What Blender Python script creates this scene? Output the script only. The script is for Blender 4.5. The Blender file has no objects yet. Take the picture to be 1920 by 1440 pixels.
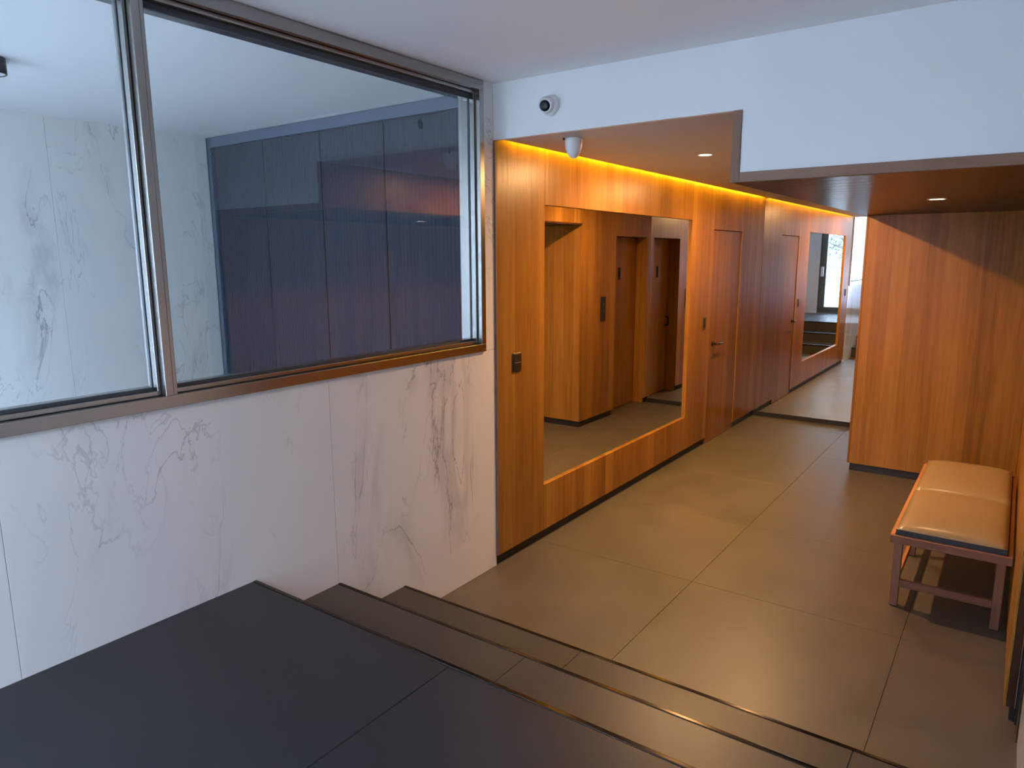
import bpy, bmesh, math, random
from mathutils import Vector, Matrix
random.seed(7)
S = bpy.context.scene
COL = S.collection

# ------------------------------------------------------------------ camera
CAM = Vector((2.4402, -3.2356, 1.8574))
def _rot(yaw, pitch, roll):
    return Matrix.Rotation(yaw, 3, 'Z') @ Matrix.Rotation(pitch, 3, 'X') @ Matrix.Rotation(roll, 3, 'Y')
_M = _rot(math.radians(35.64), math.radians(-10.24), math.radians(0.25))
_r, _f, _u = _M.col[0], _M.col[1], _M.col[2]
cd = bpy.data.cameras.new('camera')
cam = bpy.data.objects.new('camera', cd); COL.objects.link(cam)
cam.matrix_world = Matrix(((_r.x, _u.x, -_f.x, CAM.x), (_r.y, _u.y, -_f.y, CAM.y), (_r.z, _u.z, -_f.z, CAM.z), (0, 0, 0, 1)))
cd.sensor_fit = 'HORIZONTAL'; cd.sensor_width = 36.0; cd.lens = 1324.2 / 1920 * 36
cd.clip_start = 0.02
S.camera = cam

# ------------------------------------------------------------------ world, exposure, large lights
SKY = 19.5
SUN = 95.0        # sun on the far side of the street, never enters the rooms
DL = (82.0, 4.8, 42.0)   # watts of the recessed downlights
LED = 54.0         # watts of the cove strip
w = bpy.data.worlds.new('overcast_sky'); S.world = w; w.use_nodes = True
bg = w.node_tree.nodes['Background']
bg.inputs['Color'].default_value = (0.57, 0.73, 1.05, 1); bg.inputs['Strength'].default_value = SKY
S.view_settings.view_transform = 'Standard'; S.view_settings.look = 'None'
S.view_settings.gamma = 1.0; S.view_settings.exposure = 0.0
S.view_settings.use_curve_mapping = False
S.cycles.max_bounces = 10; S.cycles.diffuse_bounces = 5; S.cycles.glossy_bounces = 6
S.cycles.transparent_max_bounces = 12
S.cycles.caustics_reflective = True; S.cycles.caustics_refractive = False
S.cycles.blur_glossy = 1.0
S.cycles.sample_clamp_indirect = 4.0
S.cycles.use_denoising = True

sl = bpy.data.lights.new('street_sun', 'SUN'); sl.energy = SUN; sl.angle = math.radians(2); sl.color = (0.78, 0.88, 1.0)
so = bpy.data.objects.new('street_sun', sl); COL.objects.link(so); so.location = (0, 0, 12)
so.rotation_euler = Vector((0.10, -0.36, -0.93)).to_track_quat('-Z', 'Y').to_euler()
def portal(x0, x1, y, z0, z1):
    l = bpy.data.lights.new('window_portal', 'AREA'); l.shape = 'RECTANGLE'
    l.size = x1 - x0; l.size_y = z1 - z0; l.cycles.is_portal = True
    o = bpy.data.objects.new('window_portal', l); COL.objects.link(o)
    o.location = ((x0 + x1) / 2, y, (z0 + z1) / 2)
    o.rotation_euler = (math.radians(90), 0, 0)      # emits along +y, into the room
portal(0.03, 1.17, -3.88, 0.71, 2.72)
portal(-2.75, -0.20, -3.88, 0.60, 2.72)

# ------------------------------------------------------------------ materials
def nt(name):
    m = bpy.data.materials.new(name); m.use_nodes = True
    t = m.node_tree; return m, t, t.nodes, t.links, t.nodes['Principled BSDF']
def flat(name, col, rough=0.5, metal=0.0, spec=None, coat=0, emis=None, es=0):
    m, t, N, L, b = nt(name)
    b.inputs['Base Color'].default_value = (*col, 1); b.inputs['Roughness'].default_value = rough
    b.inputs['Metallic'].default_value = metal
    if spec is not None: b.inputs['Specular IOR Level'].default_value = spec
    if coat: b.inputs['Coat Weight'].default_value = coat; b.inputs['Coat Roughness'].default_value = 0.1
    if emis: b.inputs['Emission Color'].default_value = (*emis, 1); b.inputs['Emission Strength'].default_value = es
    return m
def paint(name, col, rough=0.55, amount=0.02, scale=3.0):
    m, t, N, L, b = nt(name)
    g = N.new('ShaderNodeNewGeometry'); n = N.new('ShaderNodeTexNoise'); n.inputs['Scale'].default_value = scale; n.inputs['Detail'].default_value = 4
    r = N.new('ShaderNodeMapRange'); r.inputs['To Min'].default_value = 1 - amount; r.inputs['To Max'].default_value = 1 + amount
    v = N.new('ShaderNodeVectorMath'); v.operation = 'SCALE'; v.inputs[0].default_value = col
    L.new(g.outputs['Position'], n.inputs['Vector']); L.new(n.outputs['Fac'], r.inputs['Value']); L.new(r.outputs[0], v.inputs['Scale'])
    L.new(v.outputs[0], b.inputs['Base Color']); b.inputs['Roughness'].default_value = rough
    n2 = N.new('ShaderNodeTexNoise'); n2.inputs['Scale'].default_value = 160; L.new(g.outputs['Position'], n2.inputs['Vector'])
    bp = N.new('ShaderNodeBump'); bp.inputs['Strength'].default_value = 0.05; bp.inputs['Distance'].default_value = 0.002
    L.new(n2.outputs['Fac'], bp.inputs['Height']); L.new(bp.outputs[0], b.inputs['Normal'])
    return m
def ramp(N, stops, interp='LINEAR'):
    r = N.new('ShaderNodeValToRGB'); e = r.color_ramp; e.interpolation = interp
    e.elements[0].position, e.elements[0].color = stops[0][0], (*stops[0][1], 1)
    e.elements[1].position, e.elements[1].color = stops[-1][0], (*stops[-1][1], 1)
    for p, c in stops[1:-1]:
        k = e.elements.new(p); k.color = (*c, 1)
    return r
def wood(name, grain='z', dark=(0.125, 0.048, 0.008), mid=(0.235, 0.102, 0.016), light=(0.345, 0.163, 0.031), rough=0.32, leaf=0.125, bump=0.38):
    m, t, N, L, b = nt(name)
    g = N.new('ShaderNodeNewGeometry'); sp = N.new('ShaderNodeSeparateXYZ'); L.new(g.outputs['Position'], sp.inputs[0])
    oi = N.new('ShaderNodeObjectInfo')
    # u: across the veneer leaves, v: along the grain
    if grain == 'z': a1, a2, v = 'X', 'Y', 'Z'
    elif grain == 'x': a1, a2, v = 'Y', 'Z', 'X'
    else: a1, a2, v = 'X', 'Z', 'Y'
    u = N.new('ShaderNodeMath'); u.operation = 'ADD'; L.new(sp.outputs[a1], u.inputs[0]); L.new(sp.outputs[a2], u.inputs[1])
    dv = N.new('ShaderNodeMath'); dv.operation = 'DIVIDE'; L.new(u.outputs[0], dv.inputs[0]); dv.inputs[1].default_value = leaf
    rr = N.new('ShaderNodeMath'); rr.operation = 'MULTIPLY_ADD'; L.new(oi.outputs['Random'], rr.inputs[0]); rr.inputs[1].default_value = 37.0; L.new(dv.outputs[0], rr.inputs[2])
    fl = N.new('ShaderNodeMath'); fl.operation = 'FLOOR'; L.new(rr.outputs[0], fl.inputs[0])
    wn = N.new('ShaderNodeTexWhiteNoise'); wn.noise_dimensions = '1D'; L.new(fl.outputs[0], wn.inputs['W'])
    # grain vector
    cb = N.new('ShaderNodeCombineXYZ'); L.new(u.outputs[0], cb.inputs[0]); L.new(wn.outputs['Value'], cb.inputs[1]); L.new(sp.outputs[v], cb.inputs[2])
    mp = N.new('ShaderNodeMapping'); mp.inputs['Scale'].default_value = (38, 60, 1.3); L.new(cb.outputs[0], mp.inputs['Vector'])
    n1 = N.new('ShaderNodeTexNoise'); n1.inputs['Scale'].default_value = 1; n1.inputs['Detail'].default_value = 5; n1.inputs['Roughness'].default_value = 0.6; n1.inputs['Distortion'].default_value = 0.5
    L.new(mp.outputs[0], n1.inputs['Vector'])
    mp2 = N.new('ShaderNodeMapping'); mp2.inputs['Scale'].default_value = (7, 25, 0.55); L.new(cb.outputs[0], mp2.inputs['Vector'])
    n2 = N.new('ShaderNodeTexNoise'); n2.inputs['Scale'].default_value = 1; n2.inputs['Detail'].default_value = 3; n2.inputs['Distortion'].default_value = 1.2; L.new(mp2.outputs[0], n2.inputs['Vector'])
    mp3 = N.new('ShaderNodeMapping'); mp3.inputs['Scale'].default_value = (190, 60, 7); L.new(cb.outputs[0], mp3.inputs['Vector'])
    n3 = N.new('ShaderNodeTexNoise'); n3.inputs['Scale'].default_value = 1; n3.inputs['Detail'].default_value = 2; L.new(mp3.outputs[0], n3.inputs['Vector'])
    def mul(a, k):
        x = N.new('ShaderNodeMath'); x.operation = 'MULTIPLY'; L.new(a, x.inputs[0]); x.inputs[1].default_value = k; return x.outputs[0]
    def add(a, c):
        x = N.new('ShaderNodeMath'); x.operation = 'ADD'; L.new(a, x.inputs[0]); L.new(c, x.inputs[1]); return x.outputs[0]
    s = add(add(mul(n1.outputs['Fac'], 0.42), mul(n2.outputs['Fac'], 0.36)), add(mul(wn.outputs['Value'], 0.20), mul(n3.outputs['Fac'], 0.16)))
    r = ramp(N, [(0.33, dark), (0.55, mid), (0.80, light)]); L.new(s, r.inputs['Fac'])
    L.new(r.outputs['Color'], b.inputs['Base Color'])
    b.inputs['Roughness'].default_value = rough; b.inputs['Specular IOR Level'].default_value = 0.20
    bp = N.new('ShaderNodeBump'); bp.inputs['Strength'].default_value = bump; bp.inputs['Distance'].default_value = 0.002
    L.new(n1.outputs['Fac'], bp.inputs['Height']); L.new(bp.outputs[0], b.inputs['Normal'])
    return m
def marble(name, seed=0.0):
    m, t, N, L, b = nt(name)
    g = N.new('ShaderNodeNewGeometry')
    mp = N.new('ShaderNodeMapping'); mp.inputs['Location'].default_value = (seed, seed * 0.7, 0); mp.inputs['Scale'].default_value = (1, 1, 0.42)
    mp.inputs['Rotation'].default_value = (math.radians(10), 0, 0)
    L.new(g.outputs['Position'], mp.inputs['Vector'])
    def noise(scale, det, dist=0, rough=0.55, vec=None):
        n = N.new('ShaderNodeTexNoise'); n.inputs['Scale'].default_value = scale; n.inputs['Detail'].default_value = det
        n.inputs['Distortion'].default_value = dist; n.inputs['Roughness'].default_value = rough
        L.new(vec or mp.outputs[0], n.inputs['Vector']); return n
    def vein(scale, width, dist, off):
        m2 = N.new('ShaderNodeMapping'); m2.inputs['Location'].default_value = (off, off * 1.3, off * 0.4); L.new(mp.outputs[0], m2.inputs['Vector'])
        n = noise(scale, 8, dist, 0.56, m2.outputs[0])
        s = N.new('ShaderNodeMath'); s.operation = 'SUBTRACT'; L.new(n.outputs['Fac'], s.inputs[0]); s.inputs[1].default_value = 0.5
        a = N.new('ShaderNodeMath'); a.operation = 'ABSOLUTE'; L.new(s.outputs[0], a.inputs[0])
        r = N.new('ShaderNodeMapRange'); r.inputs['From Min'].default_value = 0; r.inputs['From Max'].default_value = width
        r.inputs['To Min'].default_value = 1; r.inputs['To Max'].default_value = 0; L.new(a.outputs[0], r.inputs['Value']); return r.outputs[0]
    def masked(v, scale, lo, hi, off):
        m2 = N.new('ShaderNodeMapping'); m2.inputs['Location'].default_value = (off, off, off); L.new(mp.outputs[0], m2.inputs['Vector'])
        n = noise(scale, 3, 0.4, 0.5, m2.outputs[0])
        r = N.new('ShaderNodeMapRange'); r.inputs['From Min'].default_value = lo; r.inputs['From Max'].default_value = hi; L.new(n.outputs['Fac'], r.inputs['Value'])
        x = N.new('ShaderNodeMath'); x.operation = 'MULTIPLY'; L.new(v, x.inputs[0]); L.new(r.outputs[0], x.inputs[1]); return x.outputs[0]
    v1 = masked(vein(1.7, 0.006, 0.9, 3.1), 2.6, 0.46, 0.62, 11.0)
    v2 = masked(vein(3.4, 0.010, 1.2, 7.7), 2.4, 0.50, 0.66, 11.0)
    cl = masked(vein(1.7, 0.09, 1.3, 3.1), 2.6, 0.50, 0.66, 11.0)
    def mixc(fac, k, a_out, a_col, col):
        mx = N.new('ShaderNodeMix'); mx.data_type = 'RGBA'
        f = N.new('ShaderNodeMath'); f.operation = 'MULTIPLY'; L.new(fac, f.inputs[0]); f.inputs[1].default_value = k
        L.new(f.outputs[0], mx.inputs[0])
        if a_out: L.new(a_out, mx.inputs[6])
        else: mx.inputs[6].default_value = (*a_col, 1)
        mx.inputs[7].default_value = (*col, 1); return mx.outputs[2]
    c = mixc(cl, 0.45, None, (0.73, 0.72, 0.70), (0.36, 0.36, 0.38))
    c = mixc(v2, 0.6, c, None, (0.30, 0.29, 0.30))
    c = mixc(v1, 0.75, c, None, (0.22, 0.21, 0.22))
    L.new(c, b.inputs['Base Color']); b.inputs['Roughness'].default_value = 0.10
    b.inputs['Specular IOR Level'].default_value = 0.45
    return m
def slate(name, base=(0.105, 0.098, 0.092), rough=0.36, spec=0.45):
    m, t, N, L, b = nt(name); b.inputs['Specular IOR Level'].default_value = spec
    g = N.new('ShaderNodeNewGeometry')
    n = N.new('ShaderNodeTexNoise'); n.inputs['Scale'].default_value = 2.2; n.inputs['Detail'].default_value = 6; n.inputs['Distortion'].default_value = 0.6
    L.new(g.outputs['Position'], n.inputs['Vector'])
    r = ramp(N, [(0.3, tuple(c * 0.86 for c in base)), (0.7, tuple(c * 1.14 for c in base))]); L.new(n.outputs['Fac'], r.inputs['Fac'])
    n2 = N.new('ShaderNodeTexNoise'); n2.inputs['Scale'].default_value = 9; n2.inputs['Detail'].default_value = 8; n2.inputs['Distortion'].default_value = 2.5; L.new(g.outputs['Position'], n2.inputs['Vector'])
    rr = ramp(N, [(0.66, (0, 0, 0)), (0.80, (1, 1, 1))]); L.new(n2.outputs['Fac'], rr.inputs['Fac'])
    mx = N.new('ShaderNodeMix'); mx.data_type = 'RGBA'
    f = N.new('ShaderNodeMath'); f.operation = 'MULTIPLY'; L.new(rr.outputs['Color'], f.inputs[0]); f.inputs[1].default_value = 0.12
    L.new(f.outputs[0], mx.inputs[0]); L.new(r.outputs['Color'], mx.inputs[6]); mx.inputs[7].default_value = (*[c * 2.2 for c in base], 1)
    L.new(mx.outputs[2], b.inputs['Base Color'])
    r2 = N.new('ShaderNodeMapRange'); r2.inputs['To Min'].default_value = rough - 0.05; r2.inputs['To Max'].default_value = rough + 0.07
    L.new(n.outputs['Fac'], r2.inputs['Value']); L.new(r2.outputs[0], b.inputs['Roughness'])
    n3 = N.new('ShaderNodeTexNoise'); n3.inputs['Scale'].default_value = 90; n3.inputs['Detail'].default_value = 3; L.new(g.outputs['Position'], n3.inputs['Vector'])
    bp = N.new('ShaderNodeBump'); bp.inputs['Strength'].default_value = 0.06; bp.inputs['Distance'].default_value = 0.002
    L.new(n3.outputs['Fac'], bp.inputs['Height']); L.new(bp.outputs[0], b.inputs['Normal'])
    return m
def glass(name, tint=(0.93, 0.96, 0.95), k=1.9):
    m = bpy.data.materials.new(name); m.use_nodes = True; t = m.node_tree; N, L = t.nodes, t.links
    N.clear(); out = N.new('ShaderNodeOutputMaterial'); tr = N.new('ShaderNodeBsdfTransparent'); tr.inputs[0].default_value = (*tint, 1)
    gl = N.new('ShaderNodeBsdfGlossy'); gl.inputs['Roughness'].default_value = 0.0
    fr = N.new('ShaderNodeFresnel'); fr.inputs['IOR'].default_value = 1.5
    g = N.new('ShaderNodeNewGeometry')
    inv = N.new('ShaderNodeMath'); inv.operation = 'SUBTRACT'; inv.inputs[0].default_value = 1; L.new(g.outputs['Backfacing'], inv.inputs[1])
    a = N.new('ShaderNodeMath'); a.operation = 'MULTIPLY'; L.new(fr.outputs[0], a.inputs[0]); a.inputs[1].default_value = k
    c = N.new('ShaderNodeMath'); c.operation = 'MULTIPLY'; c.use_clamp = True; L.new(a.outputs[0], c.inputs[0]); L.new(inv.outputs[0], c.inputs[1])
    mx = N.new('ShaderNodeMixShader'); L.new(c.outputs[0], mx.inputs[0]); L.new(tr.outputs[0], mx.inputs[1]); L.new(gl.outputs[0], mx.inputs[2])
    L.new(mx.outputs[0], out.inputs['Surface']); return m

M_WOOD = wood('teak_veneer_vertical')
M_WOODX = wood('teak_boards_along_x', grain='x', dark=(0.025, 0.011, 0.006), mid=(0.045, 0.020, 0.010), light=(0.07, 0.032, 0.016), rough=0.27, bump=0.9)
M_WOODY = wood('teak_along_y', grain='y', dark=(0.20, 0.07, 0.025), mid=(0.38, 0.15, 0.055), light=(0.52, 0.23, 0.09))
M_DARKW = wood('dark_stained_wood', dark=(0.03, 0.012, 0.006), mid=(0.05, 0.02, 0.01), light=(0.07, 0.03, 0.015))
M_BENCHX = wood('bench_wood_along_x', grain='x', dark=(0.13, 0.052, 0.03), mid=(0.19, 0.078, 0.046), light=(0.26, 0.115, 0.07), rough=0.45)
M_BENCHZ = wood('bench_wood_upright', grain='z', dark=(0.13, 0.052, 0.03), mid=(0.19, 0.078, 0.046), light=(0.26, 0.115, 0.07), rough=0.45)
M_EDGE = wood('oak_edging', grain='x', dark=(0.12, 0.062, 0.040), mid=(0.17, 0.092, 0.060), light=(0.22, 0.13, 0.085), rough=0.45)
M_EDGEZ = wood('oak_edging_upright', grain='z', dark=(0.12, 0.062, 0.040), mid=(0.17, 0.092, 0.060), light=(0.22, 0.13, 0.085), rough=0.45)
M_MARBLE = marble('veined_white_stone', 0.0)
M_MARBLE2 = marble('veined_white_stone_inner', 1.7)
M_SLATE = slate('taupe_stone_tile', (0.075, 0.063, 0.051))
M_SLATED = slate('charcoal_stone_tile', (0.015, 0.016, 0.018), 0.42, 0.22)
M_SLATES = slate('dark_step_tile', (0.034, 0.030, 0.028), 0.40, 0.3)
M_WHITE = paint('white_wall_paint', (0.80, 0.80, 0.80))
M_CEIL = paint('white_ceiling_paint', (0.86, 0.86, 0.87))
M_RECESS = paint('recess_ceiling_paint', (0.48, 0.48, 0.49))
M_PALE = slate('pale_bounce_tile', (0.50, 0.49, 0.48), 0.4)  # unseen inner-room floor, made pale to bounce light onto the ceiling
M_DARKCORE = flat('dark_backing', (0.02, 0.018, 0.016), 0.8)
M_GROUT = flat('dark_grout', (0.04, 0.034, 0.028), 0.8)
M_GROUTL = flat('pale_grout', (0.42, 0.42, 0.41), 0.7)
M_PLINTH = flat('black_plinth', (0.014, 0.012, 0.011), 0.5)
M_STEEL = flat('brushed_steel', (0.34, 0.325, 0.31), 0.24, 1.0)
M_STEELD = flat('dark_gasket', (0.03, 0.035, 0.04), 0.5)
M_GREY = flat('grey_green_frame_paint', (0.10, 0.115, 0.105), 0.4)
M_BRONZE = flat('bronze_nosing', (0.045, 0.034, 0.026), 0.13, 0.9)
M_MIRROR = flat('mirror_glass', (0.90, 0.92, 0.90), 0.0, 1.0)
M_GLASS = glass('window_glass')
M_GLASS2 = glass('street_glass', (0.96, 0.98, 0.98), 1.0)
M_BLUE = flat('blue_grey_lacquer', (0.027, 0.032, 0.046), 0.62, spec=0.12)
M_BLUEF = flat('blue_grey_frame', (0.075, 0.095, 0.135), 0.4)
M_BLACK = flat('black_plastic', (0.012, 0.012, 0.014), 0.3)
M_BLACKM = flat('black_metal', (0.02, 0.02, 0.022), 0.35, 0.6)
M_PLATE = flat('dark_bronze_plate', (0.06, 0.045, 0.035), 0.35, 0.7)
M_PLATE2 = flat('bronze_plate', (0.20, 0.15, 0.10), 0.4, 0.7)
M_WPLAST = flat('white_plastic', (0.78, 0.79, 0.80), 0.35)
M_LENS = flat('black_lens', (0.004, 0.004, 0.006), 0.2, spec=0.15)
M_LEATHER = paint('tan_leatherette', (0.265, 0.190, 0.100), 0.27, 0.03, 6)
M_LEATHERD = flat('charcoal_cushion_side', (0.025, 0.028, 0.034), 0.55)
M_LAMP = flat('lamp_diffuser', (0.9, 0.9, 0.9), 0.4, emis=(1.0, 0.80, 0.52), es=14)
M_LEDM = flat('led_strip_emitter', (0.9, 0.8, 0.5), 0.4, emis=(1.0, 0.5, 0.04), es=12)
M_DIFF = flat('lamp_diffuser_off', (0.8, 0.8, 0.82), 0.4)

# ------------------------------------------------------------------ mesh helpers (all coordinates are world metres)
WL = {}
def wloc(o):
    return WL.get(o.name, Vector((0, 0, 0))) if o else Vector((0, 0, 0))
def link(name, bm, mat, parent=None, smooth=False):
    if parent is not None:
        bmesh.ops.translate(bm, verts=bm.verts, vec=-wloc(parent))
    bmesh.ops.recalc_face_normals(bm, faces=bm.faces)
    me = bpy.data.meshes.new(name); bm.to_mesh(me); bm.free()
    for m in (mat if isinstance(mat, (list, tuple)) else [mat]): me.materials.append(m)
    if smooth:
        for p in me.polygons: p.use_smooth = True
    o = bpy.data.objects.new(name, me); COL.objects.link(o)
    if parent is not None:
        o.parent = parent; WL[o.name] = wloc(parent)
    return o
def rebase(o, p):
    """move a top-level mesh's origin to p without moving its shape"""
    p = Vector(p); o.data.transform(Matrix.Translation(-p)); o.location = p; WL[o.name] = p; return o
def add_box(bm, x0, x1, y0, y1, z0, z1, bev=0.0, seg=1):
    r = bmesh.ops.create_cube(bm, size=1)
    vs = r['verts']
    for v in vs:
        v.co = Vector((x0 if v.co.x < 0 else x1, y0 if v.co.y < 0 else y1, z0 if v.co.z < 0 else z1))
    if bev:
        es = list({e for v in vs for e in v.link_edges})
        bmesh.ops.bevel(bm, geom=es, offset=bev, segments=seg, affect='EDGES', profile=0.5)
def box(name, x0, x1, y0, y1, z0, z1, mat, parent=None, bev=0.0, seg=1):
    bm = bmesh.new(); add_box(bm, min(x0, x1), max(x0, x1), min(y0, y1), max(y0, y1), min(z0, z1), max(z0, z1), bev, seg)
    return link(name, bm, mat, parent)
def boxes(name, lst, mat, parent=None, bev=0.0):
    bm = bmesh.new()
    for q in lst: add_box(bm, *q, bev)
    return link(name, bm, mat, parent)
def lathe(prof, seg=32, mat4=None, cap=True):
    """profile [(r, z)] around local z"""
    bm = bmesh.new(); rings = []
    for r, z in prof:
        if r < 1e-6: rings.append([bm.verts.new((0, 0, z))])
        else: rings.append([bm.verts.new((r * math.cos(2 * math.pi * k / seg), r * math.sin(2 * math.pi * k / seg), z)) for k in range(seg)])
    for a, b in zip(rings, rings[1:]):
        for k in range(seg):
            k2 = (k + 1) % seg
            if len(a) == 1 and len(b) == 1: continue
            if len(a) == 1: bm.faces.new((a[0], b[k], b[k2]))
            elif len(b) == 1: bm.faces.new((a[k], a[k2], b[0]))
            else: bm.faces.new((a[k], a[k2], b[k2], b[k]))
    if cap:
        for rg in (rings[0], rings[-1]):
            if len(rg) > 2: bm.faces.new(rg)
    if mat4 is not None: bmesh.ops.transform(bm, matrix=mat4, verts=bm.verts)
    return bm
def tube(bm, pts, rad, seg=12):
    pts = [Vector(p) for p in pts]; rings = []
    rads = rad if isinstance(rad, (list, tuple)) else [rad] * len(pts)
    up = None
    for i, p in enumerate(pts):
        d = (pts[min(i + 1, len(pts) - 1)] - pts[max(i - 1, 0)]).normalized()
        if up is None: up = Vector((0, 0, 1)) if abs(d.z) < 0.9 else Vector((1, 0, 0))
        s = d.cross(up).normalized(); up = s.cross(d).normalized()
        rings.append([bm.verts.new(p + (s * math.cos(2 * math.pi * k / seg) + up * math.sin(2 * math.pi * k / seg)) * rads[i]) for k in range(seg)])
    for a, b in zip(rings, rings[1:]):
        for k in range(seg): bm.faces.new((a[k], a[(k + 1) % seg], b[(k + 1) % seg], b[k]))
    bm.faces.new(rings[0]); bm.faces.new(rings[-1])
def struct(o):
    o['kind'] = 'structure'; return o
def empty(name, loc):
    o = bpy.data.objects.new(name, None); COL.objects.link(o); o.location = loc; o.empty_display_size = 0.1
    WL[o.name] = Vector(loc); return o
def tag(o, label, cat, group=None):
    o['label'] = label; o['category'] = cat
    if group: o['group'] = group
    return o
def thing(name, loc, label, cat, group=None):
    return tag(empty(name, loc), label, cat, group)

# ------------------------------------------------------------------ key dimensions
H = 0.184                      # riser
Y1, Y2, Y3 = -0.792, -1.215, -1.649
ZL = 3 * H                     # landing level
ZC = 2.776                     # lobby ceiling
ZR = 2.485                     # corridor ceiling
ZS = 2.177                     # wood soffit
YM = 5.047                     # end mirror
YF = -3.85                     # street wall, inner face
XJ = [0.0, 1.055, 2.128, 2.60]
G = 0.0009                     # half joint

# ------------------------------------------------------------------ floors
fl = struct(box('floor', -0.03, 2.75, Y1 - 0.3, 5.3, -0.2, -0.004, M_GROUT))
for (a, b) in zip(XJ, XJ[1:]):
    ys = [Y1, 0.475 - 0 * 1.048, 1.523, 2.571, 3.619, 4.667, 5.08] if a == 0 or a > 1 else None
    for (c, d) in zip(ys, ys[1:]):
        box('tile', a + G, b - G, c + G, d - G, -0.012, 0.0, M_SLATE, fl, 0.0008)
for nm, y0, y1, z in (('step_1', Y2, Y1, H), ('step_2', Y3, Y2, 2 * H)):
    st = struct(box('stair_step', 0.0, 2.60, y0 - 0.02, y1 - 0.012, z - H, z - 0.004, M_GROUT))
    for (a, b) in zip(XJ, XJ[1:]):
        box('tread_tile', a + G, b - G, y0 + G, y1 - 0.012, z - 0.012, z, M_SLATES, st, 0.0008)
    box('riser_tile', 0.001, 2.599, y1 - 0.012, y1 - 0.004, z - H + 0.001, z - 0.012, M_SLATES, st)
    box('nosing', 0.001, 2.599, y1 - 0.0125, y1 + 0.006, z - 0.014, z + 0.0025, M_BRONZE, st, 0.0035, 3)
ld = struct(box('floor_landing', -0.03, 2.75, YF - 0.1, Y3 - 0.012, -0.2, ZL - 0.004, M_GROUT))
for (a, b) in zip(XJ, XJ[1:]):
    for c, d in ((YF, -2.70), (-2.70, Y3 - 0.012)):
        box('tile', a + G, b - G, c + G, d - G, ZL - 0.012, ZL, M_SLATED, ld, 0.0008)
box('riser_tile', 0.001, 2.599, Y3 - 0.012, Y3 - 0.004, 2 * H + 0.001, ZL - 0.012, M_SLATES, ld)
box('nosing', 0.001, 2.599, Y3 - 0.0125, Y3 + 0.006, ZL - 0.014, ZL + 0.0025, M_BRONZE, ld, 0.0035, 3)
fi = struct(box('floor_inner', -3.0, -0.03, YF - 0.1, 0.7, -0.2, ZL - 0.004, M_GROUT))
for a, b in ((-2.85, -1.8), (-1.8, -0.75), (-0.75, -0.13)):
    for c, d in ((YF, -2.7), (-2.7, -1.65), (-1.65, 0.06)):
        box('tile', a + G, b - G, c + G, d - G, ZL - 0.012, ZL, M_PALE, fi, 0.0008)

# ------------------------------------------------------------------ left wall: marble cladding part
wl = struct(boxes('wall_left', [(-0.113, -0.012, YF, -0.0, 0.0, 1.33), (-0.113, -0.012, -0.093, -0.0, 1.33, ZC), (-0.113, -0.012, YF, -3.76, 1.33, ZC)], M_GROUTL))
for a, b in ((YF, -2.49), (-2.49, -1.218), (-1.218, 0.0)):
    box('marble_slab', -0.012, 0.0, a + 0.0008, b - 0.0008, 0.0, 1.331, M_MARBLE, wl, 0.0006)
box('marble_slab', -0.012, 0.0, -0.0935, -0.0008, 1.3325, ZC, M_MARBLE, wl, 0.0006)
box('marble_slab', -0.012, 0.0, YF, -3.76, 1.3325, ZC, M_MARBLE, wl, 0.0006)
for a, b in ((YF, -2.35), (-2.35, -1.08), (-1.08, 0.06)):
    box('marble_slab', -0.125, -0.113, a + 0.0008, b - 0.0008, ZL, 1.331, M_MARBLE2, wl, 0.0006)
box('marble_slab', -0.125, -0.113, -0.0935, 0.06, 1.3325, ZC, M_MARBLE2, wl, 0.0006)

# left wall: wood cladding part
wc = struct(box('wall_left', -0.13, -0.024, 0.002, 5.2, 0.0, 2.50, M_DARKCORE))
XW = 0.008
def wp(y0, y1, z0, z1, parent=wc, name='wood_panel'):
    return box(name, -0.022, XW, y0 + 0.0014, y1 - 0.0014, z0, z1, M_WOOD, parent, 0.0007)
wp(0.018, 0.511, 0.062, 2.60)
wp(0.511, 2.913, 2.168, 2.60)
wp(0.511, 1.152, 0.062, 0.374)
wp(1.152, 2.913, 0.062, 0.374)
wp(2.913, 3.470, 0.062, 2.60)
wp(3.470, 4.295, 2.102, 2.60)
wp(4.295, YM, 0.062, 2.60)
box('edge_strip', -0.022, XW + 0.002, 0.003, 0.0175, 0.062, 2.56, M_EDGEZ, wc, 0.001)
bl = struct(boxes('baseboard_left', [(-0.022, -0.012, 0.003, 3.470, 0.0, 0.064), (-0.022, -0.012, 4.296, YM, 0.0, 0.064)], M_PLINTH))
# door in the wood wall
d1 = struct(box('door_1', -0.022, XW - 0.006, 3.4760, 4.2890, 0.012, 2.095, M_WOOD, None, 0.0012))
box('threshold', -0.02, XW - 0.002, 3.473, 4.292, 0.001, 0.010, M_EDGE, d1)
bm = lathe([(0.0, 0.0), (0.024, 0.0), (0.025, 0.002), (0.025, 0.007), (0.023, 0.009), (0.011, 0.010), (0.011, 0.045), (0.0, 0.045)], 28, Matrix.Translation((XW - 0.006, 3.565, 1.0)) @ Matrix.Rotation(math.radians(90), 4, 'Y'))
hd = link('door_handle', bm, M_BLACKM, d1, True)
bm = bmesh.new(); tube(bm, [(XW + 0.045, 3.553, 1.0), (XW + 0.052, 3.565, 1.0), (XW + 0.054, 3.60, 1.0), (XW + 0.054, 3.70, 0.999)], [0.009, 0.0105, 0.0095, 0.0085], 14)
link('lever', bm, M_PLATE, hd, True)
box('keyhole_plate', XW - 0.007, XW - 0.002, 3.545, 3.59, 0.84, 0.885, M_PLATE2, d1, 0.001)

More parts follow.
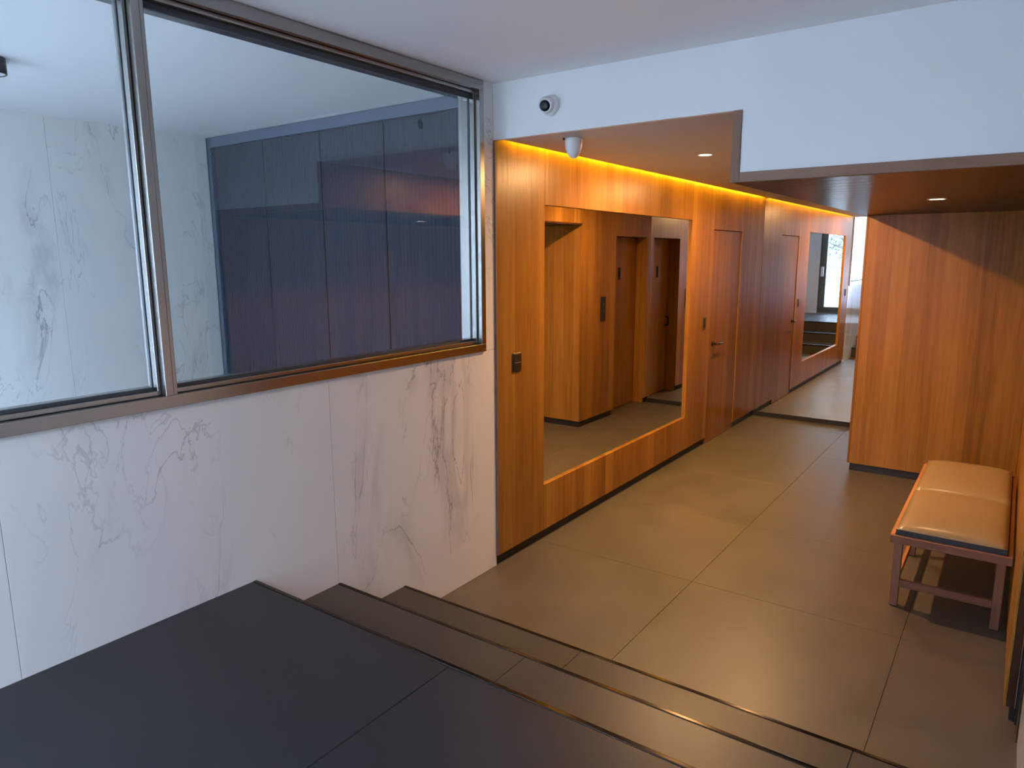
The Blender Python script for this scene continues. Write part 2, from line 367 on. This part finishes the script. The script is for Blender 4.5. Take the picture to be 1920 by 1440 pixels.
# end wall with full-height mirror
we = struct(box('wall_back', -0.13, 2.75, YM + 0.012, 5.2, 0.0, 2.70, M_DARKCORE))
struct(box('baseboard_back', XW, 1.342, YM - 0.004, YM + 0.012, 0.0, 0.050, M_PLINTH))
mr = box('end_mirror', XW + 0.001, 1.3425, YM, YM + 0.006, 0.052, ZR - 0.001, M_MIRROR)
rebase(mr, (0.67, YM, 0.052)); tag(mr, 'full-height mirror closing the far end of the corridor', 'mirror')

# framed wall mirror
mw = box('wall_mirror', -0.016, -0.010, 0.5125, 2.9115, 0.376, 2.166, M_MIRROR)
rebase(mw, (-0.013, 1.712, 0.376)); tag(mw, 'large rectangular mirror recessed in the left wood wall', 'mirror')

# ------------------------------------------------------------------ interior window in the marble wall
wi = struct(empty('window_1', (0, -1.93, 1.33)))
YA, YB = -3.75, -0.095
def wb(name, x0, x1, y0, y1, z0, z1, mat=M_STEEL, bev=0.0012): return box(name, x0, x1, y0, y1, z0, z1, mat, wi, bev)
wb('bottom_rail', -0.05, 0.012, YA, YB, 1.331, 1.374)
wb('top_rail', -0.05, 0.012, YA, YB, 2.724, 2.772)
wb('stile', -0.05, 0.012, YB - 0.038, YB, 1.374, 2.724)
wb('stile', -0.05, 0.012, YA, YA + 0.038, 1.374, 2.724)
wb('mullion', -0.05, 0.012, -1.952, -1.923, 1.374, 2.724); wb('mullion_cover', -0.05, 0.008, -1.9215, -1.908, 1.374, 2.724)
wb('mullion', -0.095, -0.062, -1.958, -1.900, 1.40, 2.69)
wb('inner_rail', -0.126, -0.062, YA, YB, 1.331, 1.397)
wb('inner_rail', -0.126, -0.062, YA, YB, 2.690, 2.772)
wb('inner_stile', -0.128, -0.062, YB - 0.045, YB, 1.397, 2.690)
wb('inner_stile', -0.128, -0.062, YA, YA + 0.045, 1.397, 2.690)
for (a, b) in ((YA + 0.038, -1.9525), (-1.9055, YB - 0.038)):
    sx = -0.048; ex = -0.018
    wb('glazing_bead', sx, ex, a + .0015, b - .0015, 1.3755, 1.392)
    wb('glazing_bead', sx, ex, a + .0015, b - .0015, 2.706, 2.7225)
    wb('glazing_bead', sx, ex, a + .0015, a + 0.013, 1.389, 2.705)
    wb('glazing_bead', sx, ex, b - 0.013, b - .0015, 1.389, 2.705)
    boxes('gasket', [(-0.061, -0.049, a, b, 1.375, 1.402), (-0.061, -0.049, a, b, 2.684, 2.722), (-0.061, -0.049, a, a + 0.016, 1.402, 2.684), (-0.061, -0.049, b - 0.016, b, 1.402, 2.684)], M_STEELD, wi)
    box('glass_pane', -0.058, -0.052, a + 0.014, b - 0.014, 1.400, 2.686, M_GLASS, wi)

# ------------------------------------------------------------------ inner room
wn = struct(box('wall_inner', -3.0, -2.864, YF, 0.75, 0.0, ZC, M_GROUTL))
for a, b in ((YF, -2.35), (-2.35, -1.08), (-1.08, 0.061)):
    box('marble_slab', -2.864, -2.852, a + 0.001, b - 0.001, ZL, ZC, M_MARBLE2, wn, 0.0006)
struct(box('wall_inner_back', -2.864, -0.13, 0.62, 0.75, ZL, ZC, M_WHITE))
tc = thing('tall_cabinet', (-1.5, 0.34, ZL), 'blue-grey wall-high cabinet with ribbed doors behind the glass', 'cabinet')
box('carcass', -2.845, -0.135, 0.085, 0.61, ZL + 0.001, ZC - 0.005, M_BLUE, tc)
box('header_panel', -2.845, -0.135, 0.060, 0.084, 2.700, ZC - 0.004, M_BLUEF, tc, 0.001)
box('side_frame', -2.845, -2.800, 0.060, 0.084, ZL + 0.002, 2.699, M_BLUEF, tc, 0.001)
box('side_frame', -0.300, -0.135, 0.060, 0.084, ZL + 0.002, 2.699, M_BLUEF, tc, 0.001)
def ribbed(x0, x1, z0, z1):
    bm = bmesh.new(); n = round((x1 - x0) / 0.030); pts = []
    for k in range(n):
        for q, dy in ((0.0, 0.0022), (0.12, 0.0022), (0.28, 0.0002), (0.55, -0.0006), (0.82, 0.0002)):
            pts.append((x0 + (k + q) * (x1 - x0) / n, 0.068 + dy))
    pts.append((x1, 0.0715))
    lo = [bm.verts.new((x, y, z0)) for x, y in pts]; hi = [bm.verts.new((x, y, z1)) for x, y in pts]
    for k in range(len(pts) - 1): bm.faces.new((lo[k], lo[k + 1], hi[k + 1], hi[k]))
    bl0, bl1 = bm.verts.new((x0, 0.083, z0)), bm.verts.new((x1, 0.083, z0)); bh0, bh1 = bm.verts.new((x0, 0.083, z1)), bm.verts.new((x1, 0.083, z1))
    bm.faces.new((bl0, bl1, bh1, bh0)); bm.faces.new((lo[0], hi[0], bh0, bl0)); bm.faces.new((lo[-1], bl1, bh1, hi[-1]))
    bm.faces.new(lo + [bl1, bl0]); bm.faces.new(hi[::-1] + [bh0, bh1])
    return bm
xs = [-2.772, -2.155, -1.524, -0.915, -0.304]
for a, b in zip(xs, xs[1:]):
    link('door', ribbed(a + 0.005, b - 0.005, ZL + 0.02, 2.692), M_BLUE, tc)
for z in (2.655, 2.40):
    link('hinge_pin', lathe([(0, 0), (0.010, 0), (0.010, 0.004), (0.0, 0.006)], 12, Matrix.Translation((-2.79, 0.060, z)) @ Matrix.Rotation(math.radians(90), 4, 'X')), M_STEEL, tc)
lm = thing('ceiling_lamp', (-1.555, -1.815, ZC), 'black cylindrical surface lamp on the ceiling beyond the glass', 'lamp')
link('housing', lathe([(0.0, 0.0), (0.068, 0.0), (0.070, -0.002), (0.070, -0.072), (0.066, -0.074), (0.062, -0.068), (0.0, -0.068)], 40, Matrix.Translation((-1.555, -1.815, ZC)), False), M_BLACKM, lm, True)
link('diffuser', lathe([(0.0, -0.0685), (0.061, -0.0685), (0.061, -0.071), (0.0, -0.0715)], 40, Matrix.Translation((-1.555, -1.815, ZC)), False), M_DIFF, lm)

# ------------------------------------------------------------------ ceilings, beam, soffit
struct(box('ceiling', -3.0, 2.80, YF - 0.1, 0.03, ZC, ZC + 0.12, M_CEIL))
struct(box('ceiling_over_cabinet', -3.0, -0.03, 0.03, 0.75, ZC, ZC + 0.12, M_CEIL))
struct(box('ceiling_roof', -0.13, 2.80, 0.03, 5.3, ZC, ZC + 0.12, M_DARKCORE))
bmf = struct(box('wall_beam', 0.0, 1.3695, 0.0, 0.03, ZR, ZC, M_WHITE, None, 0.0))
struct(box('wall_beam', 1.3695, 2.75, 0.0, 0.03, 2.2205, ZC, M_WHITE))
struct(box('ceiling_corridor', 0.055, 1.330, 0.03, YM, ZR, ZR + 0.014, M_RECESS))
struct(box('ceiling_cove', -0.02, 0.40, 0.03, YM + 0.01, 2.60, 2.615, M_CEIL))
tr = struct(box('trim_1', 1.3305, 1.3690, -0.006, 0.03, ZS, ZR, M_EDGEZ, None, 0.001))
struct(box('trim_2', 1.3695, 2.60, -0.006, 0.03, ZS, 2.2195, M_EDGE, None, 0.001))
sf = struct(box('ceiling_soffit', 1.345, 2.75, 0.03, 3.35, ZS + 0.018, ZS + 0.04, M_DARKCORE))
nb = 22; y0s, y1s = 0.031, 3.332
for k in range(nb):
    a = y0s + (y1s - y0s) * k / nb; b = y0s + (y1s - y0s) * (k + 1) / nb
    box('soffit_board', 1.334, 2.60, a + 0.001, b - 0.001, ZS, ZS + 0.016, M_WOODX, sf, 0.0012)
struct(box('wall_bulkhead_side', 1.334, 1.344, 0.031, 3.332, ZS + 0.017, ZR, M_WOOD))

# ------------------------------------------------------------------ right wall
wr = struct(boxes('wall_right', [(2.59, 2.75, 0.0, 3.40, 0.0, ZC), (2.612, 2.75, YF, -0.0, 0.0, ZC)], M_DARKCORE))
for a, b in ((0.012, 1.12), (1.12, 2.23), (2.23, 3.332)):
    box('wood_panel', 2.547, 2.556, a + 0.001, b - 0.001, 0.062, ZS - 0.001, M_WOOD, wr, 0.001)
box('end_frame', 2.5565, 2.583, 0.014, 0.040, 0.062, ZS - 0.001, M_DARKW, wr, 0.001)
box('end_strip', 2.5835, 2.5875, 0.012, 0.040, 0.062, ZS - 0.001, M_EDGEZ, wr, 0.0005)
box('corner_trim', 2.596, 2.607, -0.125, -0.006, 0.0, ZS - 0.001, M_PLATE, wr, 0.001)
box('panel_batten', 2.557, 2.587, 0.05, 3.332, 0.064, ZS - 0.002, M_DARKCORE, wr)
struct(box('baseboard_right', 2.570, 2.590, 0.03, 3.333, 0.0, 0.064, M_PLINTH))
for a, b in ((YF, -2.49), (-2.49, -1.218), (-1.218, -0.128)):
    box('marble_slab', 2.60, 2.612, a + 0.0008, b - 0.0008, 0.0, ZC, M_MARBLE2, wr, 0.0006)

# ------------------------------------------------------------------ lift shaft block
XB = 1.343
wk = struct(boxes('wall_lift', [(XB + 0.02, 2.59, 3.355, 4.11, 0.0, 2.70), (XB + 0.20, 2.59, 4.11, 4.97, 0.0, 2.70), (XB + 0.02, 2.59, 4.97, YM + 0.012, 0.0, 2.70), (XB + 0.02, XB + 0.20, 4.11, 4.97, 2.10, 2.70)], M_DARKCORE))
box('wood_panel', XB + 0.019, 2.546, 3.333, 3.353, 0.066, ZS - 0.0005, M_WOOD, wk, 0.0012)
box('corner_panel', XB, XB + 0.018, 3.333, 4.1235, 0.066, ZR, M_WOOD, wk, 0.0012)
box('wood_panel', XB, XB + 0.018, 4.1250, 4.9550, 2.081, ZR, M_WOOD, wk, 0.001)
box('wood_panel', XB, XB + 0.018, 4.9565, YM - 0.001, 0.066, ZR, M_WOOD, wk, 0.001)
box('niche_jamb', XB + 0.0185, XB + 0.150, 4.106, 4.124, 0.001, 2.080, M_WOOD, wk, 0.001)
box('niche_jamb', XB + 0.0185, XB + 0.150, 4.956, 4.974, 0.001, 2.080, M_WOOD, wk, 0.001)
box('niche_head', XB + 0.0185, XB + 0.150, 4.106, 4.974, 2.081, 2.099, M_WOOD, wk, 0.001)
struct(boxes('baseboard_lift', [(XB + 0.030, 2.547, 3.352, 3.364, 0.0, 0.068), (XB + 0.030, XB + 0.042, 3.364, 4.10, 0.0, 0.068)], M_PLINTH))
d2 = struct(boxes('door_2', [(XB + 0.151, XB + 0.185, 4.128, 4.952, 0.006, 2.076)], M_WOOD, None, 0.001))
box('vision_panel', XB + 0.1485, XB + 0.1515, 4.470, 4.530, 1.575, 1.720, M_LENS, d2, 0.0008)
bm = bmesh.new(); tube(bm, [(XB + 0.151, 4.20, 1.03), (XB + 0.105, 4.20, 1.03), (XB + 0.100, 4.20, 1.02), (XB + 0.100, 4.20, 0.93), (XB + 0.105, 4.20, 0.92), (XB + 0.151, 4.20, 0.92)], 0.009, 12)
link('pull_handle', bm, M_BLACKM, d2, True)

# ------------------------------------------------------------------ street wall
wf = struct(boxes('wall_street', [
    (-3.0, 2.75, YF - 0.16, YF, 0.0, 0.56), (-3.0, 2.75, YF - 0.16, YF, 2.72, ZC + 0.1),
    (-3.0, -2.75, YF - 0.16, YF, 0.56, 2.72), (-0.20, 0.0, YF - 0.16, YF, 0.56, 2.72), (1.30, 1.76, YF - 0.16, YF, 0.56, 2.72), (2.57, 2.75, YF - 0.16, YF, 0.56, 2.72),
    (2.0, 2.1, YF - 0.16, YF - 0.10, 0.56, 2.72)], M_GROUTL))
box('marble_slab', 1.301, 1.759, YF, YF + 0.010, ZL, ZC, M_MARBLE2, wf, 0.0006)
def street_window(n, x0, x1, z0, z1, fw, bars):
    o = struct(empty('window_%d' % n, ((x0 + x1) / 2, YF - 0.06, z0)))
    y0, y1 = YF - 0.09, YF - 0.03
    box('frame_bar', x0, x1, y0, y1, z0, z0 + fw, M_GREY, o, 0.002); box('frame_bar', x0, x1, y0, y1, z1 - fw, z1, M_GREY, o, 0.002)
    for x in [x0, x1 - fw] + bars: box('frame_bar', x, x + fw, y0, y1, z0 + fw, z1 - fw, M_GREY, o, 0.002)
    cuts = [x0 + fw] + [c for x in bars for c in (x, x + fw)] + [x1 - fw]
    for a, b in zip(cuts[::2], cuts[1::2]): box('glass_pane', a - 0.004, b + 0.004, YF - 0.064, YF - 0.058, z0 + fw - 0.004, z1 - fw + 0.004, M_GLASS2, o)
    return o
w2 = street_window(2, 0.001, 1.30, 0.56, 2.72, 0.05, [])
box('deep_rail', 0.051, 1.249, YF - 0.095, YF - 0.02, 0.611, 0.70, M_GREY, w2, 0.002)
box('post', 1.16, 1.249, YF - 0.095, YF - 0.02, 0.701, 2.669, M_GREY, w2, 0.002)
street_window(3, -2.75, -0.20, 0.56, 2.72, 0.05, [-1.5])
d3 = struct(empty('door_3', (2.16, YF - 0.06, 0.56)))
for q in ((1.765, 2.565, 0.561, 0.66), (1.765, 2.565, 2.63, 2.715), (1.765, 1.84, 0.661, 2.629), (2.49, 2.565, 0.661, 2.629)):
    box('frame_bar', q[0], q[1], YF - 0.09, YF - 0.03, q[2], q[3], M_GREY, d3, 0.002)
box('panel', 1.838, 2.492, YF - 0.070, YF - 0.050, 0.658, 2.632, M_BLUE, d3)  # unseen guessed door, its leaf made solid to hold back daylight
hs = box('door_intercom', 1.205, 1.262, YF - 0.019, YF + 0.030, 1.38, 1.60, M_WPLAST, None, 0.006, 2)
rebase(hs, (1.233, YF, 1.38)); tag(hs, 'white handset unit on the street window post, seen in the mirrors', 'intercom')

# ------------------------------------------------------------------ recessed downlights and cove light
def downlight(x, y, z, watts, spread, label):
    t = thing('downlight', (x, y, z), label, 'lamp', 'recessed round downlights')
    T = Matrix.Translation((x, y, z))
    link('trim_ring', lathe([(0.040, 0.001), (0.040, -0.003), (0.050, -0.004), (0.052, 0.0), (0.052, 0.001)], 40, T, False), M_WPLAST, t, True)
    link('diffuser', lathe([(0.0, -0.0015), (0.040, -0.0015), (0.040, 0.0005), (0.0, 0.0005)], 40, T, False), M_LAMP, t)
    l = bpy.data.lights.new('downlight_lamp', 'AREA'); l.shape = 'DISK'; l.size = 0.078; l.energy = watts; l.color = (1.0, 0.55, 0.22)
    o = bpy.data.objects.new('downlight_lamp', l); COL.objects.link(o); o.location = (0, 0, -0.004); o.parent = t
    l.spread = math.radians(spread)
    return t
downlight(0.728, 1.258, ZR, DL[0], 180, 'round lit downlight in the pale recessed corridor ceiling')
downlight(1.986, 1.666, ZS, DL[1], 146, 'round lit downlight in the dark wooden soffit')
downlight(0.728, 2.95, ZR, DL[2], 180, 'round downlight deepest down the pale recessed ceiling, beyond the wooden soffit edge')
ls = box('cove_light_strip', 0.062, 0.074, 0.10, YM - 0.03, ZR + 0.0145, ZR + 0.022, M_LEDM)
rebase(ls, (0.068, 2.57, ZR + 0.0145)); tag(ls, 'yellow light strip in the slot above the left wood wall', 'lamp')
l = bpy.data.lights.new('cove_lamp', 'AREA'); l.shape = 'RECTANGLE'; l.size = 4.85; l.size_y = 0.02; l.energy = LED; l.color = (1.0, 0.56, 0.01)
o = bpy.data.objects.new('cove_lamp', l); COL.objects.link(o); o.location = (0.032, 2.57, 2.548)
o.rotation_euler = (0, math.radians(-12), 0); o.rotation_euler = (Matrix.Rotation(math.radians(90), 3, 'Z')).to_euler()

# ------------------------------------------------------------------ small fittings
sw = thing('light_switch', (XW, 0.205, 1.173), 'dark bronze switch plate low beside the left edge of the wood wall', 'switch')
box('plate', XW, XW + 0.008, 0.162, 0.246, 1.173, 1.288, M_PLATE, sw, 0.002)
box('rocker', XW + 0.008, XW + 0.011, 0.170, 0.238, 1.232, 1.281, M_PLATE, sw, 0.001)
box('rocker', XW + 0.008, XW + 0.011, 0.170, 0.238, 1.180, 1.229, M_PLATE, sw, 0.001)
sc = thing('wall_plate', (XW, 3.30, 1.165), 'narrow bronze plate with dark centre left of the wooden door', 'switch')
box('plate', XW, XW + 0.006, 3.262, 3.338, 1.165, 1.282, M_PLATE2, sc, 0.0015)
box('cover', XW + 0.006, XW + 0.009, 3.272, 3.328, 1.178, 1.270, M_PLATE, sc, 0.001)
cp = thing('lift_call_panel', (XB, 3.825, 1.137), 'black lift call plate with small round buttons on the lift block', 'panel')
box('plate', XB - 0.007, XB, 3.768, 3.882, 1.137, 1.412, M_BLACK, cp, 0.002)
for z in (1.325, 1.245):
    link('button', lathe([(0, 0), (0.013, 0), (0.013, 0.003), (0.010, 0.004), (0, 0.004)], 20, Matrix.Translation((XB - 0.007, 3.825, z)) @ Matrix.Rotation(math.radians(-90), 4, 'Y')), M_STEEL, cp, False)
link('key_switch', lathe([(0, 0), (0.008, 0), (0.008, 0.003), (0, 0.003)], 16, Matrix.Translation((XB - 0.007, 3.825, 1.175)) @ Matrix.Rotation(math.radians(-90), 4, 'Y')), M_STEEL, cp)

# turret camera on the white beam
tc2 = thing('turret_camera', (0.36, 0.0, 2.62), 'white turret security camera with black lens on the white beam', 'camera')
R90 = Matrix.Rotation(math.radians(90), 4, 'X')
link('base', lathe([(0, 0), (0.051, 0), (0.052, 0.004), (0.049, 0.020), (0.043, 0.027), (0.0, 0.027)], 40, Matrix.Translation((0.376, 0.0, 2.620)) @ R90), M_WPLAST, tc2, True)
aim = Vector((0.26, -0.93, -0.24)).normalized().to_track_quat('Z', 'Y').to_matrix().to_4x4()
C0 = Matrix.Translation((0.368, -0.032, 2.618)) @ aim
link('eyeball', lathe([(0, -0.040), (0.022, -0.036), (0.038, -0.020), (0.044, 0.0), (0.043, 0.014), (0.036, 0.028), (0.031, 0.033), (0.029, 0.030), (0.0, 0.030)], 40, C0, False), M_WPLAST, tc2, True)
link('lens', lathe([(0.0, 0.034), (0.012, 0.0335), (0.024, 0.032), (0.0285, 0.0295), (0.0, 0.029)], 32, C0, False), M_LENS, tc2, True)
# bullet-like detector on the corridor ceiling
dm = thing('dome_camera', (0.385, 0.215, ZR), 'white bell-shaped device hanging from the corridor ceiling', 'camera')
D0 = Matrix.Translation((0.385, 0.215, ZR))
link('housing', lathe([(0.0, 0.0), (0.046, 0.0), (0.047, -0.003), (0.047, -0.030), (0.044, -0.052), (0.036, -0.076), (0.024, -0.094), (0.010, -0.103), (0.0, -0.105)], 40, D0, False), M_WPLAST, dm, True)
link('cover_ring', lathe([(0.0475, -0.008), (0.0485, -0.010), (0.0485, -0.014), (0.0475, -0.016)], 40, D0, False), M_WPLAST, dm, True)
link('mount_screw', lathe([(0, 0), (0.005, 0), (0.005, -0.012), (0, -0.013)], 12, Matrix.Translation((0.352, 0.166, ZR))), M_STEELD, dm)
struct(box('baseboard_niche', XB + 0.1505, XB + 0.152, 4.957, YM, 0.0, 0.066, M_PLINTH))

# ------------------------------------------------------------------ bench
bx0, bx1, by0, by1 = 2.003, 2.538, 0.810, 2.42
bz0, bz1 = 0.355, 0.397
bn = thing('upholstered_bench', ((bx0 + bx1) / 2, (by0 + by1) / 2, 0.0), 'wooden bench with padded tan leatherette seat along the right wall', 'bench')
box('end_rail', bx0, bx1, by0, by0 + 0.024, bz0, bz1, M_BENCHX, bn, 0.0025, 2)
box('end_rail', bx0, bx1, by1 - 0.024, by1, bz0, bz1, M_BENCHX, bn, 0.0025, 2)
box('side_rail', bx0, bx0 + 0.020, by0 + 0.0245, by1 - 0.0245, bz0, bz1, M_WOODY, bn, 0.002, 2)
box('side_rail', bx1 - 0.020, bx1, by0 + 0.0245, by1 - 0.0245, bz0, bz1, M_WOODY, bn, 0.002, 2)
box('seat_board', bx0 + 0.0205, bx1 - 0.0205, by0 + 0.0245, by1 - 0.0245, bz0 + 0.006, bz0 + 0.024, M_LEATHERD, bn)
LW = 0.040
legx = (bx0 + 0.022, bx1 - 0.022 - LW)
legy = (by0 + 0.008, (by0 + by1) / 2 - LW / 2, by1 - 0.008 - LW)
for ly in legy:
    for lx in legx:
        box('leg', lx, lx + LW, ly, ly + LW, 0.004, bz0, M_BENCHZ, bn, 0.003, 2)
        box('foot_pad', lx + 0.008, lx + LW - 0.008, ly + 0.008, ly + LW - 0.008, 0.0, 0.0045, M_BLACK, bn)
for ly in (legy[0], legy[2]):
    box('stretcher', legx[0] + LW, legx[1], ly + 0.006, ly + 0.030, 0.112, 0.152, M_BENCHX, bn, 0.002, 2)
for lx in legx:
    for a, b in ((legy[0] + LW, legy[1]), (legy[1] + LW, legy[2])):
        box('stretcher', lx + 0.012, lx + 0.030, a, b, 0.112, 0.150, M_WOODY, bn, 0.002, 2)
def cushion(x0, x1, y0, y1, z0, zb, zt, nx=18, ny=20):
    """box cushion: straight dark sides up to zb, puffed leather top up to zt"""
    bm = bmesh.new(); top = {}
    for i in range(nx + 1):
        for j in range(ny + 1):
            u, v = i / nx, j / ny
            fx = 1 - abs(2 * u - 1) ** 2.8; fy = 1 - abs(2 * v - 1) ** 4.0
            hgt = zb + (zt - zb) * math.sqrt(max(0, fx * fy))
            top[i, j] = bm.verts.new((x0 + (x1 - x0) * u, y0 + (y1 - y0) * v, hgt))
    for i in range(nx):
        for j in range(ny): bm.faces.new((top[i, j], top[i + 1, j], top[i + 1, j + 1], top[i, j + 1]))
    ring = [(i, 0) for i in range(nx + 1)] + [(nx, j) for j in range(1, ny + 1)] + [(i, ny) for i in range(nx - 1, -1, -1)] + [(0, j) for j in range(ny - 1, 0, -1)]
    low = [bm.verts.new((top[k].co.x, top[k].co.y, z0)) for k in ring]
    n = len(ring)
    for k in range(n):
        f = bm.faces.new((low[k], low[(k + 1) % n], top[ring[(k + 1) % n]], top[ring[k]])); f.material_index = 1
    f = bm.faces.new(low[::-1]); f.material_index = 1
    return bm
ym = (by0 + by1) / 2
cx0, cx1 = bx0 + 0.024, bx1 - 0.024
for a, b in ((by0 + 0.020, ym), (ym, by1 - 0.020)):
    c = link('seat_cushion', cushion(cx0, cx1, a, b, bz0 + 0.025, bz1 + 0.030, bz1 + 0.072), [M_LEATHER, M_LEATHERD], bn, True)
    for p in c.data.polygons:
        if p.material_index == 1: p.use_smooth = False

# ------------------------------------------------------------------ street outside
struct(box('ground_street', -14, 16, -22, YF - 0.16, -0.25, 0.0, paint('asphalt', (0.34, 0.34, 0.34), 0.8, 0.1, 4)))
struct(box('ground_pavement', -14, 16, -6.6, YF - 0.162, 0.0, 0.14, paint('paving', (0.55, 0.54, 0.52), 0.8, 0.06, 3)))
bd = thing('street_building', (1, -19, 0), 'pale building across the street beyond the cars, seen in the mirrors', 'building')
box('wall', -12, 14, -20, -18.5, 0, 9.0, paint('pale_render', (0.60, 0.58, 0.55), 0.8), bd)
for k in range(9):
    for z in (1.2, 4.2):
        wd = box('window', -11 + 2.8 * k, -9.7 + 2.8 * k, -18.52, -18.46, z, z + 1.5, M_WPLAST, bd, 0.01)
        box('pane', -10.93 + 2.8 * k, -9.77 + 2.8 * k, -18.462, -18.45, z + 0.07, z + 1.43, flat('dark_pane', (0.05, 0.06, 0.08), 0.15) if (k, z) == (0, 1.2) else bpy.data.materials['dark_pane'], wd)
def car(cx, cy, L_, col, label, flip=1):
    t = thing('car', (cx, cy, 0), label, 'car', 'cars parked in the street')
    Hl = L_ / 2
    prof = [(-Hl, 0.32), (-Hl + 0.03, 0.62), (-Hl + 0.12, 0.86), (-Hl + 0.75, 0.93), (-Hl + 1.45, 1.38), (-Hl + 1.9, 1.45), (Hl - 1.5, 1.43), (Hl - 0.75, 1.02), (Hl - 0.12, 0.94), (Hl - 0.02, 0.62), (Hl, 0.32), (Hl - 0.5, 0.22), (-Hl + 0.5, 0.22)]
    def extr(pr, half, inset_top=0.16, mat=None, nm='body'):
        bm = bmesh.new(); A = []; B = []
        for x, z in pr:
            wdt = half - (inset_top * max(0, (z - 0.9)) / 0.5)
            A.append(bm.verts.new((cx + flip * x, cy - wdt, z))); B.append(bm.verts.new((cx + flip * x, cy + wdt, z)))
        n = len(pr)
        for k in range(n): bm.faces.new((A[k], A[(k + 1) % n], B[(k + 1) % n], B[k]))
        bm.faces.new(A[::-1]); bm.faces.new(B)
        return bm
    bm = extr(prof, 0.86); bmesh.ops.bevel(bm, geom=bm.edges, offset=0.03, segments=2, affect='EDGES')
    link('body', bm, col, t, True)
    win = [(-Hl + 0.95, 0.96), (-Hl + 1.52, 1.33), (-Hl + 1.92, 1.39), (Hl - 1.52, 1.37), (Hl - 0.98, 1.02)]
    bm = extr(win, 0.872, 0.165); link('side_windows', bm, M_LENS, t)
    for xa, za, xb, zb in ((-Hl + 0.83, 0.985, -Hl + 1.42, 1.355), (Hl - 0.80, 1.055, Hl - 1.45, 1.395)):
        s = -0.02 if xa < 0 else 0.02
        bmw = bmesh.new()
        q = [bmw.verts.new((cx + flip * (xx + s), cy + yy, zz + 0.012)) for xx, zz, yy in ((xa, za, -0.76), (xa, za, 0.76), (xb, zb, 0.66), (xb, zb, -0.66))]
        bmw.faces.new(q); link('windscreen', bmw, M_LENS, t)
    for sx in (-Hl + 0.85, Hl - 0.85):
        for sy in (-0.80, 0.80):
            wb_ = lathe([(0, -0.10), (0.20, -0.10), (0.30, -0.09), (0.32, -0.06), (0.32, 0.06), (0.30, 0.09), (0.20, 0.10), (0, 0.10)], 28, Matrix.Translation((cx + flip * sx, cy + sy, 0.32)) @ R90)
            wo = link('wheel', wb_, M_BLACK, t, True)
            link('hub', lathe([(0, 0.102), (0.16, 0.102), (0.19, 0.08), (0, 0.08)], 24, Matrix.Translation((cx + flip * sx, cy + sy, 0.32)) @ (R90 if sy < 0 else Matrix.Rotation(math.radians(-90), 4, 'X')), False), M_STEEL, wo)
    for sy in (-0.94, 0.94): box('wing_mirror', cx + flip * (-Hl + 1.25) - 0.06, cx + flip * (-Hl + 1.25) + 0.06, cy + sy - 0.08, cy + sy + 0.08, 0.98, 1.12, col, t, 0.02, 2)
    for sy in (-0.62, 0.62): box('headlight', cx + flip * (-Hl + 0.0) - 0.03, cx + flip * (-Hl + 0.0) + 0.05, cy + sy - 0.16, cy + sy + 0.16, 0.66, 0.80, M_WPLAST, t, 0.02)
car(-0.35, -9.6, 4.1, flat('blue_car_paint', (0.02, 0.05, 0.15), 0.25, coat=1), 'blue car parked in the street, mirrored in the polished stone')
car(4.35, -9.4, 4.2, flat('white_car_paint', (0.75, 0.75, 0.75), 0.25, coat=1), 'white car parked in the street, seen in the far mirror', -1)
tr_ = thing('street_tree', (1.15, -7.6, 0.14), 'bare pale tree with a forked trunk outside the street window', 'tree')
bm = bmesh.new()
tube(bm, [(1.15, -7.6, 0.1), (1.18, -7.6, 0.9), (1.12, -7.62, 1.6), (1.20, -7.6, 2.2)], [0.16, 0.12, 0.11, 0.09], 12)
link('trunk', bm, paint('pale_bark', (0.05, 0.05, 0.05), 0.85, 0.2, 12), tr_, True)
rb = random.Random(3); bmb = bmesh.new(); leaves = bmesh.new()
for k in range(26):
    a = rb.uniform(0, 6.28); z0 = rb.uniform(1.5, 2.2); ln = rb.uniform(0.7, 1.6)
    p = [Vector((1.17, -7.6, z0))]
    d = Vector((math.cos(a), math.sin(a), rb.uniform(0.1, 1.2))).normalized()
    for s in range(4):
        d = (d + Vector((rb.uniform(-.35, .35), rb.uniform(-.35, .35), rb.uniform(-.25, .25)))).normalized(); p.append(p[-1] + d * ln / 4)
    tube(bmb, p, [0.045, 0.032, 0.022, 0.014, 0.007], 6)
    for q in range(26):
        c = p[rb.randint(2, 4)] + Vector((rb.gauss(0, .16), rb.gauss(0, .16), rb.gauss(0, .16))); e = Vector((rb.gauss(0, 1), rb.gauss(0, 1), rb.gauss(0, 1))).normalized(); g_ = e.orthogonal().normalized()
        vs = [leaves.verts.new(c + v) for v in (-e * .045, g_ * .02, e * .045, -g_ * .02)]; leaves.faces.new(vs)
link('branches', bmb, bpy.data.materials['pale_bark'], tr_, True)
lv = link('foliage', leaves, paint('dusty_leaf', (0.03, 0.045, 0.03), 0.7, 0.2, 9), tr_); lv['kind'] = 'stuff'
